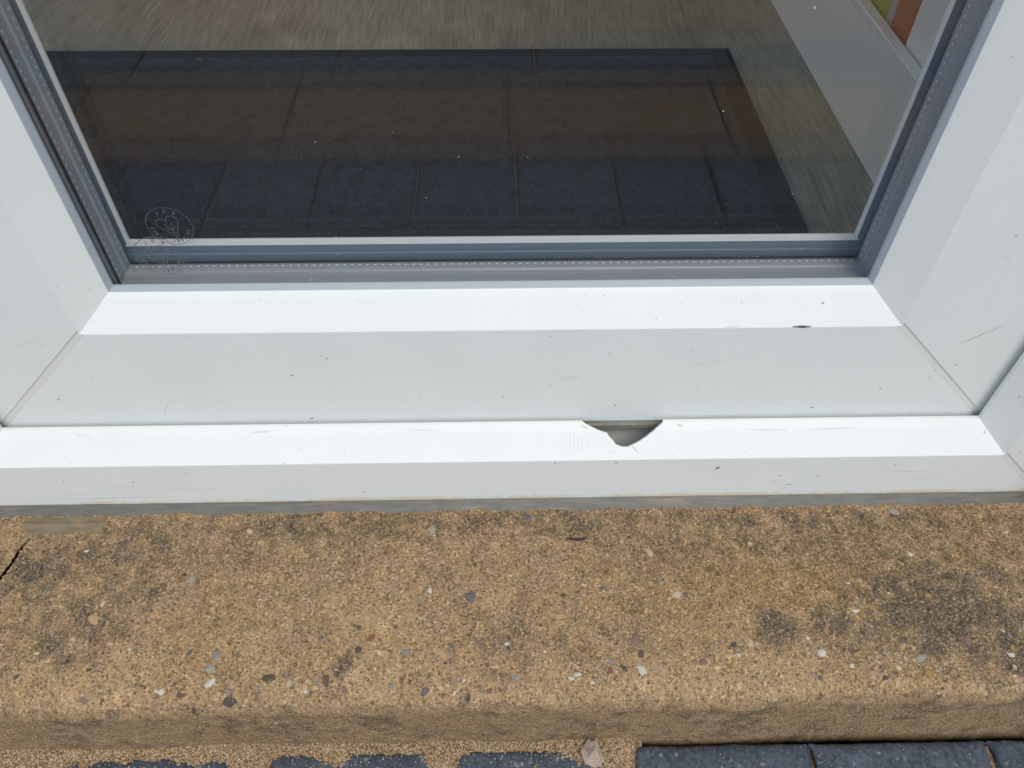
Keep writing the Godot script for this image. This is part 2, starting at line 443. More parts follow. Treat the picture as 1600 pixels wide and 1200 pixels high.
func build_ground() -> void:
	var g := PlaneMesh.new()
	g.size = Vector2(80, 80)
	structure("ground", g, mat(lin(0.14, 0.12, 0.10), 0.95), Vector3(0, -0.06, 30))
	M.sand = tri_mat(speckle_texture(512, 71, Color(0.30, 0.19, 0.095), Color(0.52, 0.40, 0.26), 0.14, 0.9), 3.6, 0.95)
	var b := BoxMesh.new()
	b.size = Vector3(3.2, 0.05, 1.5)
	structure("bedding_sand", b, M.sand, Vector3(0, -0.0312, 0.905))
	var slate := tri_mat(speckle_texture(512, 61, Color(0.058, 0.078, 0.108), Color(0.34, 0.36, 0.36), 0.035, 0.7), 3.2, 0.82)
	var slate_light := tri_mat(speckle_texture(512, 62, Color(0.066, 0.086, 0.115), Color(0.34, 0.36, 0.36), 0.03, 0.7), 3.2, 0.82)
	var brown := tri_mat(speckle_texture(512, 63, Color(0.20, 0.125, 0.065), Color(0.35, 0.28, 0.22), 0.03, 0.6), 3.2, 0.85)
	var red := tri_mat(speckle_texture(512, 64, Color(0.21, 0.10, 0.05), Color(0.35, 0.28, 0.22), 0.03, 0.6), 3.2, 0.85)
	var paving := Node3D.new()
	paving.name = "paving"
	add_child(paving)
	paving.set_meta("kind", "structure")
	var rows := [[0.1525, 0.294, 0], [0.298, 0.438, 0], [0.443, 0.608, 1], [0.613, 0.715, 0], [0.719, 0.885, 1], [0.889, 1.055, 2], [1.059, 1.225, 2]]
	var r := RandomNumberGenerator.new()
	r.seed = 5
	for k in rows.size():
		var row: Array = rows[k]
		var variants := []
		var pitch: float = 0.10855 if row[2] == 0 and k < 3 else 0.2625
		for v in 3: variants.append(paver_mesh(pitch - 0.0026, row[1] - row[0], 100 + v * 7 + k))
		for i in range(-9, 10):
			var x := 0.1308 + i * pitch + (0.0 if k == 0 else (0.054 if k % 2 == 1 else 0.013)) + r.randf_range(-0.0008, 0.0008)
			if absf(x) > 1.05: continue
			var m: Material = slate if r.randf() < 0.6 else slate_light
			if row[2] == 1: m = brown if r.randf() < 0.6 else red
			if row[2] == 2: m = [slate, brown, red, slate_light][r.randi() % 4]
			var o := part("paver", variants[r.randi() % 3], m, paving, Vector3(x, r.randf_range(-0.001, 0.0006) if k > 0 else [-0.0004, 0.0004, 0.0][absi(i) % 3], (row[0] + row[1]) / 2 + r.randf_range(-0.0006, 0.0006)))
			o.rotation.y = r.randf_range(-0.006, 0.006) + (PI if k > 0 and r.randf() < 0.5 else 0.0)

# ------------------------------------------------------------------ the room behind the glass and the wall round the door
func build_room() -> void:
	# grey vinyl floor with a streaky grain that runs away from the door
	var w := 768
	var s1 := noise(0.42, 31)
	var s2 := noise(0.06, 32, FastNoiseLite.TYPE_SIMPLEX_SMOOTH, 2)
	var s3 := noise(0.012, 33, FastNoiseLite.TYPE_SIMPLEX_SMOOTH, 3)
	var d := PackedByteArray()
	d.resize(w * w * 3)
	for y in w:
		for x in w:
			var k := 1.0 + 0.42 * s1.get_noise_2d(x, y * 0.14) + 0.10 * s2.get_noise_2d(x, y * 0.3) + 0.25 * s3.get_noise_2d(x, y * 2.0)
			var i := (y * w + x) * 3
			d[i] = srgb(0.29 * k)
			d[i + 1] = srgb(0.275 * k)
			d[i + 2] = srgb(0.22 * k)
	var fm := mat(Color.WHITE, 0.5, texture(w, w, d))
	fm.uv1_triplanar = true
	fm.uv1_world_triplanar = true
	fm.uv1_scale = Vector3(2.0, 2.0, 0.35)
	structure("indoor_floor", box_mesh(Vector3(-1.1, -0.04, -2.6), Vector3(0.75, 0.078, -0.0625)), fm)
	structure("room_wall_left", box_mesh(Vector3(-1.22, -0.04, -2.6), Vector3(-1.1, 0.35, -0.16)), M.wall)
	structure("room_wall_left", box_mesh(Vector3(-1.22, 2.2, -2.6), Vector3(-1.1, 2.4, -0.16)), M.wall)
	structure("room_wall_left", box_mesh(Vector3(-1.22, 0.35, -2.6), Vector3(-1.1, 2.2, -2.1)), M.wall)
	structure("room_wall_left", box_mesh(Vector3(-1.22, 0.35, -0.25), Vector3(-1.1, 2.2, -0.16)), M.wall)
	structure("room_wall_right", box_mesh(Vector3(0.75, -0.04, -2.6), Vector3(0.87, 2.4, -0.16)), M.wall)
	structure("room_wall_back", box_mesh(Vector3(-1.22, -0.04, -2.72), Vector3(0.87, 2.4, -2.6)), M.wall)
	structure("ceiling", box_mesh(Vector3(-1.22, 2.4, -2.72), Vector3(0.87, 2.5, -0.16)), M.wall)
	var win := base("added_side_window", "added unseen white framed window that lets light into the room", "window", Vector3(-1.16, 0.35, -1.175))  # unseen window, added to bring daylight onto the floor and bookcase
	part("sill_board", box_mesh(Vector3(-0.03, 0.0, -0.925), Vector3(0.03, 0.06, 0.925)), M.plain_plastic, win)
	part("head_board", box_mesh(Vector3(-0.03, 1.79, -0.925), Vector3(0.03, 1.85, 0.925)), M.plain_plastic, win)
	part("jamb_board", box_mesh(Vector3(-0.03, 0.06, -0.925), Vector3(0.03, 1.79, -0.865)), M.plain_plastic, win)
	part("jamb_board", box_mesh(Vector3(-0.03, 0.06, 0.865), Vector3(0.03, 1.79, 0.925)), M.plain_plastic, win)
	part("pane", box_mesh(Vector3(-0.004, 0.0605, -0.8645), Vector3(0.0, 1.7895, 0.8645), 0.0003), M.glass, win)
	structure("house_wall_left", box_mesh(Vector3(-2.12, -0.04, -0.16), Vector3(-0.357, 2.9, 0.05)), M.render)
	structure("house_wall_right", box_mesh(Vector3(0.353, -0.04, -0.16), Vector3(2.2, 2.9, 0.05)), M.render)
	structure("house_wall_above", box_mesh(Vector3(-0.357, 2.066, -0.16), Vector3(0.353, 2.9, 0.05)), M.render)

# ------------------------------------------------------------------ concrete step
const S_TREAD := 0.1365     # length of the flat tread from z = 0
const R_NOSE := 0.0135

func step_point(s: float) -> Array:     # [y, z, ny, nz]
	if s <= S_TREAD: return [STEP_Y, s, 1.0, 0.0]
	var a := (s - S_TREAD) / R_NOSE
	if a < 1.45: return [STEP_Y - R_NOSE * (1.0 - cos(a)), S_TREAD + R_NOSE * sin(a), cos(a), sin(a)]
	var t := s - S_TREAD - 1.45 * R_NOSE
	var y0 := STEP_Y - R_NOSE * (1.0 - cos(1.45))
	return [y0 - t, S_TREAD + R_NOSE * sin(1.45) - 0.022 * t, 0.02, 1.0]

var stain_map := PackedFloat32Array()
const SN := 200
const SM := 60

func make_stains() -> void:      # four channels on a 4 mm grid over x -0.4..0.4 and s 0..0.24: dark lichen, ochre, pale tan, brown grime
	stain_map.resize(SN * SM * 4)
	for j in SM:
		for i in SN:
			var x := -0.4 + 0.8 * (i + 0.5) / SN
			var s := 0.24 * (j + 0.5) / SM
			for b in STAINS:
				var q := Vector2((x - b[0]) / b[2], (s - b[1]) / b[3])
				var v: float = b[4] * exp(-(0.45 if b[5] == 3 else 0.9) * q.length_squared())
				var at: int = (j * SN + i) * 4 + b[5]
				stain_map[at] = maxf(stain_map[at], v)

func stain(x: float, s: float, ch: int) -> float:
	var fx := clampf((x + 0.4) / 0.8 * SN - 0.5, 0, SN - 1.001)
	var fy := clampf(s / 0.24 * SM - 0.5, 0, SM - 1.001)
	var i := int(fx)
	var j := int(fy)
	fx -= i
	fy -= j
	var a := (j * SN + i) * 4 + ch
	return lerpf(lerpf(stain_map[a], stain_map[a + 4], fx), lerpf(stain_map[a + SN * 4], stain_map[a + SN * 4 + 4], fx), fy)

func concrete_color(x: float, s: float, patch: float, patch2: float) -> Vector3:      # patch noises 0..1
	var c := Vector3(0.400, 0.266, 0.148) * (0.82 + 0.28 * patch2)
	var pale := stain(x, s, 2) * clampf(0.6 + 1.5 * (patch2 - 0.4), 0.0, 1.0)
	c = c.lerp(Vector3(0.47, 0.325, 0.200), pale)
	var grime := stain(x, s, 3)
	if s > 0.148: grime = maxf(grime, 0.75 * clampf(2.2 * (patch2 - 0.42) + 1.2 * (patch - 0.4), 0.0, 1.0))      # patchy dirt on the riser
	c = c.lerp(Vector3(0.152, 0.106, 0.064), grime * clampf(0.6 + 1.8 * (patch - 0.35), 0.0, 1.0))
	var och := stain(x, s, 1) * clampf(0.3 + 1.7 * (patch - 0.25), 0.0, 1.0)
	c = c.lerp(Vector3(0.27, 0.165, 0.055), och * 0.85)
	var dk := clampf(stain(x, s, 0) * 1.5 + 1.3 * (patch - 0.5) - 0.20, 0.0, 1.0)
	c = c.lerp(Vector3(0.088, 0.076, 0.062), dk * 0.82)
	return c

func build_step() -> void:
	make_stains()
	var w := 2048
	var h := 640
	var grain := field(cells(0.46, 21), w, h)
	var grain2 := field(cells(0.22, 22), w, h)
	var hue := field(cells(0.30, 23), w, h)
	var patch := field(noise(0.026, 24, FastNoiseLite.TYPE_SIMPLEX_SMOOTH, 5), w, h)
	var patch2 := field(noise(0.006, 25, FastNoiseLite.TYPE_SIMPLEX_SMOOTH, 5), w, h)
	var smear := noise(0.05, 26, FastNoiseLite.TYPE_SIMPLEX_SMOOTH, 3)
	var d := PackedByteArray()
	d.resize(w * h * 3)
	var bump := PackedByteArray()
	bump.resize(w * h)
	for y in h:
		var s := 0.26 * (y + 0.5) / h
		var c := Vector3.ZERO
		for x in w:
			var i := y * w + x
			var wx := -0.4 + 0.8 * (x + 0.5) / w
			if x % 3 == 0: c = concrete_color(wx, s, patch[i] / 255.0, patch2[i] / 255.0)
			var g := grain[i] / 255.0
			var k := 0.66 + 0.64 * g
			if g > 0.94: k = 1.6
			elif g < 0.07: k = 0.42
			var g2 := grain2[i] / 255.0
			if g2 > 0.95: k *= 1.3
			elif g2 < 0.05: k *= 0.62
			if s > 0.15:       # trowelled riser: finer, drawn out along the length
				k = lerpf(k, 0.86 + 0.35 * smear.get_noise_2d(x * 0.22, y * 1.6), 0.3)
			var cc := c
			if g > 0.8: cc = c.lerp(Vector3(0.35, 0.255, 0.15), 0.42)      # clean grains stand out of the stains
			var t := hue[i] / 255.0 - 0.5
			d[i * 3] = srgb(cc.x * k * (1.0 + 0.12 * t))
			d[i * 3 + 1] = srgb(cc.y * k)
			d[i * 3 + 2] = srgb(cc.z * k * (1.0 - 0.2 * t))
			bump[i] = clampi(int(150.0 * g + 60.0 * g2), 0, 255)
	var cm := mat(Color.WHITE, 0.93, texture(w, h, d), 0.35)
	cm.normal_enabled = true
	cm.normal_texture = normal_from(bump, w, h, 3.0)
	cm.normal_scale = 0.7
	var step := base("concrete_step", "weathered tan concrete doorstep with grey lichen stains under the white door", "step")
	# slab
	var xs := []
	var x0 := -0.76
	while x0 < 0.76:
		xs.append(x0)
		x0 += 0.01 if absf(x0) > 0.352 else (0.0004 if x0 > -0.312 and x0 < -0.288 else 0.0011)
	xs.append(0.76)
	var ss := [-0.055, -0.02]
	var s0 := 0.0
	while s0 < 0.213:
		ss.append(s0)
		s0 += 0.0006 if s0 > 0.036 and s0 < 0.085 else 0.0011
	ss.append(0.225)
	var n1 := noise(45.0, 41, FastNoiseLite.TYPE_SIMPLEX_SMOOTH, 2)
	var n2 := noise(330.0, 42, FastNoiseLite.TYPE_SIMPLEX_SMOOTH, 2)
	var n3 := noise(9.0, 43)
	var st := begin()
	var gaps := {}      # grid points inside the crack, left open
	var count_at := 0
	for s in ss:
		var q := step_point(s)
		for x in xs:
			var a := 0.00035 * n1.get_noise_2d(x, s) + 0.00032 * n2.get_noise_2d(x, s)
			a += 0.0011 * n3.get_noise_1d(x) * clampf((s - 0.12) / 0.03, 0.0, 1.0)
			if s > 0.135 and s < 0.16: a += 0.0007 * n1.get_noise_2d(x * 1.4, 7.0)     # uneven nosing
			if x < -0.28 and s < 0.14:
				var best := crack_distance(x + 0.0008 * n2.get_noise_1d(s * 3.0), s)
				if best < 0.0006 * clampf((s - 0.041) / 0.01, 0.35, 1.0): gaps[count_at] = true
				a -= 0.0004 * clampf((0.0018 - best) / 0.0012, 0.0, 1.0)
			count_at += 1
			st.set_uv(Vector2((x + 0.4) / 0.8, s / 0.26))
			st.add_vertex(Vector3(x, q[0] + q[2] * a, q[1] + q[3] * a))
	var row := xs.size()
	for j in ss.size() - 1:
		for i in row - 1:
			var a := j * row + i
			if gaps.has(a) or gaps.has(a + 1) or gaps.has(a + row) or gaps.has(a + row + 1): continue
			for k in [a, a + 1, a + row + 1, a, a + row + 1, a + row]: st.add_index(k)
	st.generate_normals()
	st.generate_tangents()
	part("slab", st.commit(), cm, step)
	for e in [-0.76, 0.76]:
		var ends := begin()
		flat(ends, Vector3(e, -0.02, -0.055), Vector3(e, -0.02, 0.147), Vector3(e, STEP_Y - 0.003, 0.147), Vector3(e, STEP_Y, -0.055), Vector3(signf(e), 0, 0))
		part("slab_end", ends.commit(), cm, step)
	# sand grains that stand proud of the cement
	var gm := grain_mesh()
	var r := RandomNumberGenerator.new()
	r.seed = 77
	var count := 32000
	var mm := MultiMesh.new()
	mm.transform_format = MultiMesh.TRANSFORM_3D
	mm.use_colors = true
	mm.mesh = gm
	mm.instance_count = count
	for k in count:
		var x := r.randf_range(-0.40, 0.40)
		var s := r.randf_range(0.024, 0.20)
		if absf(x + 0.30) < 0.02 and crack_distance(x, s) < 0.0016: x += 0.05
		if s > 0.15 and r.randf() < 0.6: s = r.randf_range(0.024, 0.15)
		var q := step_point(s)
		var size := r.randf_range(0.00020, 0.00042)
		if r.randf() < 0.05: size *= 1.7
		var b := Basis.from_euler(Vector3(r.randf() * TAU, r.randf() * TAU, r.randf() * TAU)) * Basis.from_scale(Vector3(size * r.randf_range(0.8, 1.5), size, size))
		mm.set_instance_transform(k, Transform3D(b, Vector3(x, q[0], q[1]) + Vector3(0, q[2], q[3]) * (size * 0.1 + 0.0001)))
		var pi := clampi(int((x + 0.4) / 0.8 * w), 0, w - 1) + w * clampi(int(s / 0.26 * h), 0, h - 1)
		var c := concrete_color(x, s, patch[pi] / 255.0, patch2[pi] / 255.0)
		var u := r.randf()
		if u < 0.16: c = c.lerp(Vector3(0.55, 0.46, 0.34), 0.55)
		elif u < 0.26: c = c * 0.45
		elif u < 0.33: c = c.lerp(Vector3(0.36, 0.20, 0.08), 0.5)
		c *= r.randf_range(0.75, 1.25)
		mm.set_instance_color(k, Color(c.x, c.y, c.z))
	var mi := MultiMeshInstance3D.new()
	mi.multimesh = mm
	var gmat := mat(Color.WHITE, 0.85)
	gmat.vertex_color_use_as_albedo = true
	M.grain = gmat
	mi.material_override = gmat
	mi.name = "sand_grains"
	mi.set_meta("kind", "stuff")
	step.add_child(mi, true)
	# pebbles of the aggregate laid bare by wear
	var tones := {"b": [0.13, 0.075, 0.045], "o": [0.42, 0.27, 0.13], "w": [0.56, 0.54, 0.48], "c": [0.46, 0.38, 0.26], "y": [0.55, 0.45, 0.24], "d": [0.055, 0.04, 0.035], "m": [0.17, 0.105, 0.095], "s": [0.075, 0.082, 0.10], "l": [0.20, 0.19, 0.215], "g": [0.27, 0.27, 0.24], "k": [0.022, 0.024, 0.03], "r": [0.17, 0.055, 0.03], "h": [0.33, 0.18, 0.055]}
	var pm := {}
	for t in tones:
		pm[t] = mat(lin(lerpf(tones[t][0], 0.36, 0.16), lerpf(tones[t][1], 0.25, 0.16), lerpf(tones[t][2], 0.15, 0.16)), 0.75)
	var shapes := []
	for v in 6: shapes.append(stone_mesh(200 + v, 10, 6, 0.36))
	var stones := PEBBLES.duplicate()
	for k in 150:       # small ones between the listed
		stones.append([r.randf_range(-0.34, 0.34), 0.03 + 0.112 * pow(r.randf(), 0.6), r.randf_range(1.1, 2.4), ["b", "o", "c", "m", "s", "l", "g", "k", "r", "h", "c", "o", "b", "w"][r.randi() % 14]])
	for p in stones:
		var s: float = p[1]
		if s > S_TREAD: s = S_TREAD + (s - S_TREAD) * 1.15
		var q := step_point(s)
		var size: float = p[2] * 0.00056
		var o := part("pebble", shapes[r.randi() % 6], pm[p[3]], step)
		var flatness := r.randf_range(0.35, 0.5)
		o.transform = Transform3D(Basis(Vector3.RIGHT, atan2(q[3], q[2])) * Basis(Vector3.UP, r.randf() * TAU) * Basis.from_scale(Vector3(size * r.randf_range(0.95, 1.4), size * flatness, size * r.randf_range(0.7, 1.0))), Vector3(p[0], q[0], q[1]) - Vector3(0, q[2], q[3]) * (size * flatness * 0.55 - 0.0002))
	# the dark sliver of twig lying near the sealant
	var tw := base("twig", "thin dark sliver of twig lying on the concrete step", "twig", Vector3(0.048, STEP_Y + 0.0008, 0.0489))
	var ts := begin()
	var prev := Vector3.ZERO
	for k in 9:
		var t := k / 8.0
		var p := Vector3(lerpf(-0.0066, 0.0066, t), 0.0003 * sin(t * 7.0), 0.0011 * sin(t * 3.1))
		if k > 0:
			var rad := 0.0006 * sin(PI * (t - 0.06)) + 0.00015
			box(ts, Vector3(prev.x, minf(prev.y, p.y) - rad, minf(prev.z, p.z) - rad), Vector3(p.x, maxf(prev.y, p.y) + rad, maxf(prev.z, p.z) + rad), 0.0002)
		prev = p
	part("stem", ts.commit(), mat(lin(0.045, 0.03, 0.03), 0.8), tw)

func crack_distance(x: float, s: float) -> float:
	var best := 1.0
	var pt := Vector2(x, s)
	for k in CRACK.size() - 1:
		best = minf(best, pt.distance_to(Geometry2D.get_closest_point_to_segment(pt, Vector2(CRACK[k][0], CRACK[k][1]), Vector2(CRACK[k + 1][0], CRACK[k + 1][1]))))
	return best

func grain_mesh() -> ArrayMesh:
	var st := begin()
	var t := (1.0 + sqrt(5.0)) / 2.0
	var v := [Vector3(-1, t, 0), Vector3(1, t, 0), Vector3(-1, -t, 0), Vector3(1, -t, 0), Vector3(0, -1, t), Vector3(0, 1, t), Vector3(0, -1, -t), Vector3(0, 1, -t), Vector3(t, 0, -1), Vector3(t, 0, 1), Vector3(-t, 0, -1), Vector3(-t, 0, 1)]
	for f in [[0, 11, 5], [0, 5, 1], [0, 1, 7], [0, 7, 10], [0, 10, 11], [1, 5, 9], [5, 11, 4], [11, 10, 2], [10, 7, 6], [7, 1, 8], [3, 9, 4], [3, 4, 2], [3, 2, 6], [3, 6, 8], [3, 8, 9], [4, 9, 5], [2, 4, 11], [6, 2, 10], [8, 6, 7], [9, 8, 1]]:
		var p := []
		for k in f: p.append(v[k].normalized() * (0.8 + 0.35 * fmod(k * 0.618, 1.0)))
		var n: Vector3 = (p[0] + p[1] + p[2]).normalized()
		tri(st, p, [n, n, n], [Vector2.ZERO, Vector2.ZERO, Vector2.ZERO])
	return st.commit()

# a rounded, slightly faceted stone of radius about 1
func stone_mesh(sd: int, cols: int, rows: int, rough: float, faceted := false) -> ArrayMesh:
	var n := noise(0.75, sd, FastNoiseLite.TYPE_SIMPLEX_SMOOTH, 2)
	var st := begin()
	for j in rows + 1:
		for i in cols + 1:
			var th := PI * j / rows
			var ph := TAU * (i % cols) / cols
			var p := Vector3(sin(th) * cos(ph), cos(th), sin(th) * sin(ph))
			p *= 1.0 + rough * n.get_noise_3dv(p * 1.6)
			if faceted: st.set_smooth_group(-1)
			st.set_uv(Vector2(float(i) / cols, float(j) / rows))
			st.add_vertex(p)
	for j in rows:
		for i in cols:
			var a := j * (cols + 1) + i
			for k in [a, a + cols + 2, a + 1, a, a + cols + 1, a + cols + 2]: st.add_index(k)
	if faceted: st.deindex()
	st.generate_normals()
	return st.commit()

# ------------------------------------------------------------------ fixed door frame
const FRAME_X := [-0.2961, 0.2922]
const FRAME_Y := [0.1265, 2.0035]

func groove(xs: Array, ys: Array, right: bool, top: bool, d0: float, d1: float, z: float) -> ArrayMesh:
	var st := begin()
	var sx := 1.0 if right else -1.0
	var sy := 1.0 if top else -1.0
	var c := Vector3(xs[1] if right else xs[0], ys[1] if top else ys[0], z)
	var dir := Vector3(sx, sy, 0)
	var across := Vector3(sx, -sy, 0).normalized() * 0.0034
	flat(st, c + dir * d0 - across, c + dir * d1 - across, c + dir * d1 + across, c + dir * d0 + across, Vector3(0, 0, 1))
	return st.commit()

func notch_cut(x: float) -> float:
	if x < NOTCH[0][0] or x > NOTCH[-1][0]: return -1.0
	for k in NOTCH.size() - 1:
		if x <= NOTCH[k + 1][0]:
			var t: float = (x - NOTCH[k][0]) / (NOTCH[k + 1][0] - NOTCH[k][0])
			var before: float = NOTCH[maxi(k - 1, 0)][1]
			var after: float = NOTCH[mini(k + 2, NOTCH.size() - 1)][1]
			return cubic_interpolate(NOTCH[k][1], NOTCH[k + 1][1], before, after, t) + 0.008 * sin(x * 2600.0) * sin(x * 910.0)
	return -1.0

func profile_at(prof: Array, s: float) -> Array:
	for i in prof.size() - 1:
		if s <= prof[i + 1][4]:
			var len: float = prof[i + 1][4] - prof[i][4]
			var t: float = 0.0 if len < 1e-9 else (s - prof[i][4]) / len
			var o := []
			for k in 5: o.append(lerpf(prof[i][k], prof[i + 1][k], t))
			return o
	return prof[-1]

func sill_mesh(prof: Array, bevel_s: float, bevel_len: float, gap: float) -> ArrayMesh:
	var xs := [-9.0, -0.27, -0.1, 0.02, 0.05]
	for k in 97: xs.append(0.0528 + k * 0.0005)
	xs.append_array([0.11, 0.2, 0.27, 9.0])
	var cols := []
	for x in xs:
		var cut := -1.0
		var c := notch_cut(x)
		if c > -0.5: cut = bevel_s + c * bevel_len
		var col := []
		for i in prof.size():
			var p: Array = prof[i] if prof[i][4] >= cut else profile_at(prof, cut)
			var g := gap if p[3] > 0.95 and p[0] > 0.0172 else 0.0
			var px: float = FRAME_X[0] - p[0] + g if x < -5.0 else (FRAME_X[1] + p[0] - g if x > 5.0 else x)
			col.append([Vector3(px, FRAME_Y[0] - p[0], p[1]), Vector3(0, -p[2], p[3]).normalized(), Vector2((px + 0.36) / 0.72, p[4] / 0.12)])
		cols.append([col, cut])
	var st := begin()
	for j in cols.size() - 1:
		var a: Array = cols[j][0]
		var b: Array = cols[j + 1][0]
		for i in prof.size() - 1:
			if a[i][0].distance_to(a[i + 1][0]) < 1e-7 and b[i][0].distance_to(b[i + 1][0]) < 1e-7: continue
			quad(st, [a[i][0], b[i][0], b[i + 1][0], a[i + 1][0]], [a[i][1], b[i][1], b[i + 1][1], a[i + 1][1]], [a[i][2], b[i][2], b[i + 1][2], a[i + 1][2]])
		if cols[j][1] > -0.5 and cols[j + 1][1] > -0.5:      # thickness of the broken edge
			var ea: Array = a[0]
			var eb: Array = b[0]
			var t := 0.0024
			var n := Vector3(0, 0.75, -0.65)
			quad(st, [ea[0], eb[0], eb[0] - eb[1] * t, ea[0] - ea[1] * t], [n, n, n, n], [ea[2], eb[2], eb[2], ea[2]])
	return st.commit()

func build_frame() -> void:
	var o := base("door_frame", "fixed white plastic door frame with a jagged hole broken in its sill", "door frame", Vector3.ZERO)
	var lip := [[0.012, 0.003, 0.0], [0.0, 0.0032, 0.0006], [0.0, 0.0059, 0.0009], [0.0034, 0.0093, 0.003], [0.017, 0.021, 0.0012], [0.0585, 0.021, 0.0012], [0.0585, -0.06, 0.0]]
	var prof := rounded(lip)
	var full := rounded([[0.012, -0.06, 0.0]] + lip)
	var marks := [[1404, 136, 1409, 131, 2.2, 1.0, [40, 32, 28]], [1402, 140, 1404, 137, 0.8, 0.7, [60, 50, 45]], [1252, 80, 1263, 95, 0.7, 0.7, [130, 128, 125]],
		[190, 205, 420, 201, 0.9, 0.5, [150, 148, 135]], [240, 190, 300, 191, 1.0, 0.35, [170, 160, 130]], [430, 176, 520, 178, 0.8, 0.4, [150, 150, 145]], [330, 170, 390, 166, 0.8, 0.3, [150, 150, 145]],
		[1700, 150, 1790, 153, 0.9, 0.4, [150, 148, 140]], [1750, 178, 1830, 172, 1.2, 0.25, [175, 168, 150]], [1164, 44, 1176, 50, 2.4, 0.35, [170, 140, 105]], [1328, 44, 1340, 48, 2.4, 0.35, [170, 140, 105]],
		[1145, 60, 1145, 82, 0.7, 0.25, [150, 150, 150]], [1152, 58, 1152, 84, 0.7, 0.25, [150, 150, 150]], [1159, 60, 1160, 86, 0.7, 0.25, [150, 150, 150]], [1166, 62, 1166, 88, 0.7, 0.25, [150, 150, 150]], [1120, 108, 1120, 116, 0.8, 0.6, [90, 86, 80]],
		[1925, 60, 1960, 100, 3.0, 0.35, [190, 160, 125]], [600, 50, 640, 46, 2.0, 0.3, [165, 160, 150]], [860, 48, 930, 50, 1.2, 0.25, [165, 160, 150]], [1560, 56, 1640, 54, 1.4, 0.35, [165, 160, 150]], [1450, 55, 1520, 57, 1.6, 0.3, [165, 160, 150]], [300, 48, 330, 52, 2.5, 0.2, [180, 165, 145]],
		[480, 124, 482, 134, 0.8, 0.6, [90, 86, 80]], [380, 152, 384, 154, 1.3, 0.8, [60, 55, 50]], [262, 148, 264, 149, 1.3, 0.8, [60, 55, 50]], [1540, 190, 1552, 188, 1.0, 0.7, [80, 74, 66]], [1515, 178, 1522, 177, 1.0, 0.7, [80, 74, 66]], [1590, 163, 1594, 162, 1.1, 0.8, [60, 55, 50]], [1520, 160, 1526, 160, 1.0, 0.7, [70, 64, 60]]]
	var sill_mat := mat(Color.WHITE, 0.36, plastic_texture(2048, 344, 15, 180, marks, [[212, 228, 0.8]]))
	part("sill", sill_mesh(prof, 0.0148, 0.0225, 0.0028), sill_mat, o)
	part("jamb", frame_side(1, FRAME_X, FRAME_Y, full, Vector2(0.72, 0.36), 0.017, 0.0585, 0.0028), M.plastic, o)
	part("jamb", frame_side(3, FRAME_X, FRAME_Y, full, Vector2(0.72, 0.36), 0.017, 0.0585, 0.0028), M.plastic, o)
	part("head", frame_side(2, FRAME_X, FRAME_Y, full, Vector2(0.72, 0.36), 0.017, 0.0585, 0.0028), M.plastic, o)
	for c in [[false, false], [true, false], [false, true], [true, true]]:
		part("weld_groove", groove(FRAME_X, FRAME_Y, c[0], c[1], 0.0165, 0.0583, 0.0204), M.groove, o)
	# what shows through the hole: the weather gasket under the leaf and the hollow chamber of the sill
	var dirty := speckle_texture(256, 81, Color(0.46, 0.44, 0.40), Color(0.50, 0.40, 0.27), 0.2, 0.25)
	var gm := mat(Color.WHITE, 0.7, dirty)
	gm.uv1_triplanar = true
	gm.uv1_scale = Vector3(6.0, 60.0, 6.0)
	for sd in 4:
		var gp := rounded([[0.0185, -0.0085, 0.0], [0.0070, -0.0085, 0.0008], [0.0070, -0.0030, 0.0012], [0.0125, -0.0024, 0.002], [0.0185, -0.0040, 0.0]]) if sd == 0 else rounded([[0.012, -0.0085, 0.0], [0.0070, -0.0085, 0.0008], [0.0070, -0.0030, 0.0008], [0.012, -0.0030, 0.0]])
		part("weather_gasket", frame_side(sd, FRAME_X, FRAME_Y, gp), gm, o)
	var ch := begin()
	flat(ch, Vector3(-0.3, 0.0705, -0.0105), Vector3(0.3, 0.0705, -0.0105), Vector3(0.3, 0.0705, 0.0195), Vector3(-0.3, 0.0705, 0.0195), Vector3.UP)
	flat(ch, Vector3(-0.3, 0.0705, -0.0105), Vector3(0.3, 0.0705, -0.0105), Vector3(0.3, 0.1085, -0.0105), Vector3(-0.3, 0.1085, -0.0105), Vector3(0, 0, 1))
	part("sill_chamber", ch.commit(), M.plain_plastic, o)
	part("sill_body", box_mesh(Vector3(-0.31, 0.0682, -0.0595), Vector3(0.305, 0.112, -0.0108)), M.plain_plastic, o)

# ------------------------------------------------------------------ glazed door leaf
func pane(parent: Node, z0: float, z1: float) -> MeshInstance3D:
	return part("glass_pane", box_mesh(Vector3(-0.2075, 0.2125, z0), Vector3(0.2065, 1.9165, z1), 0.0003), M.glass, parent)

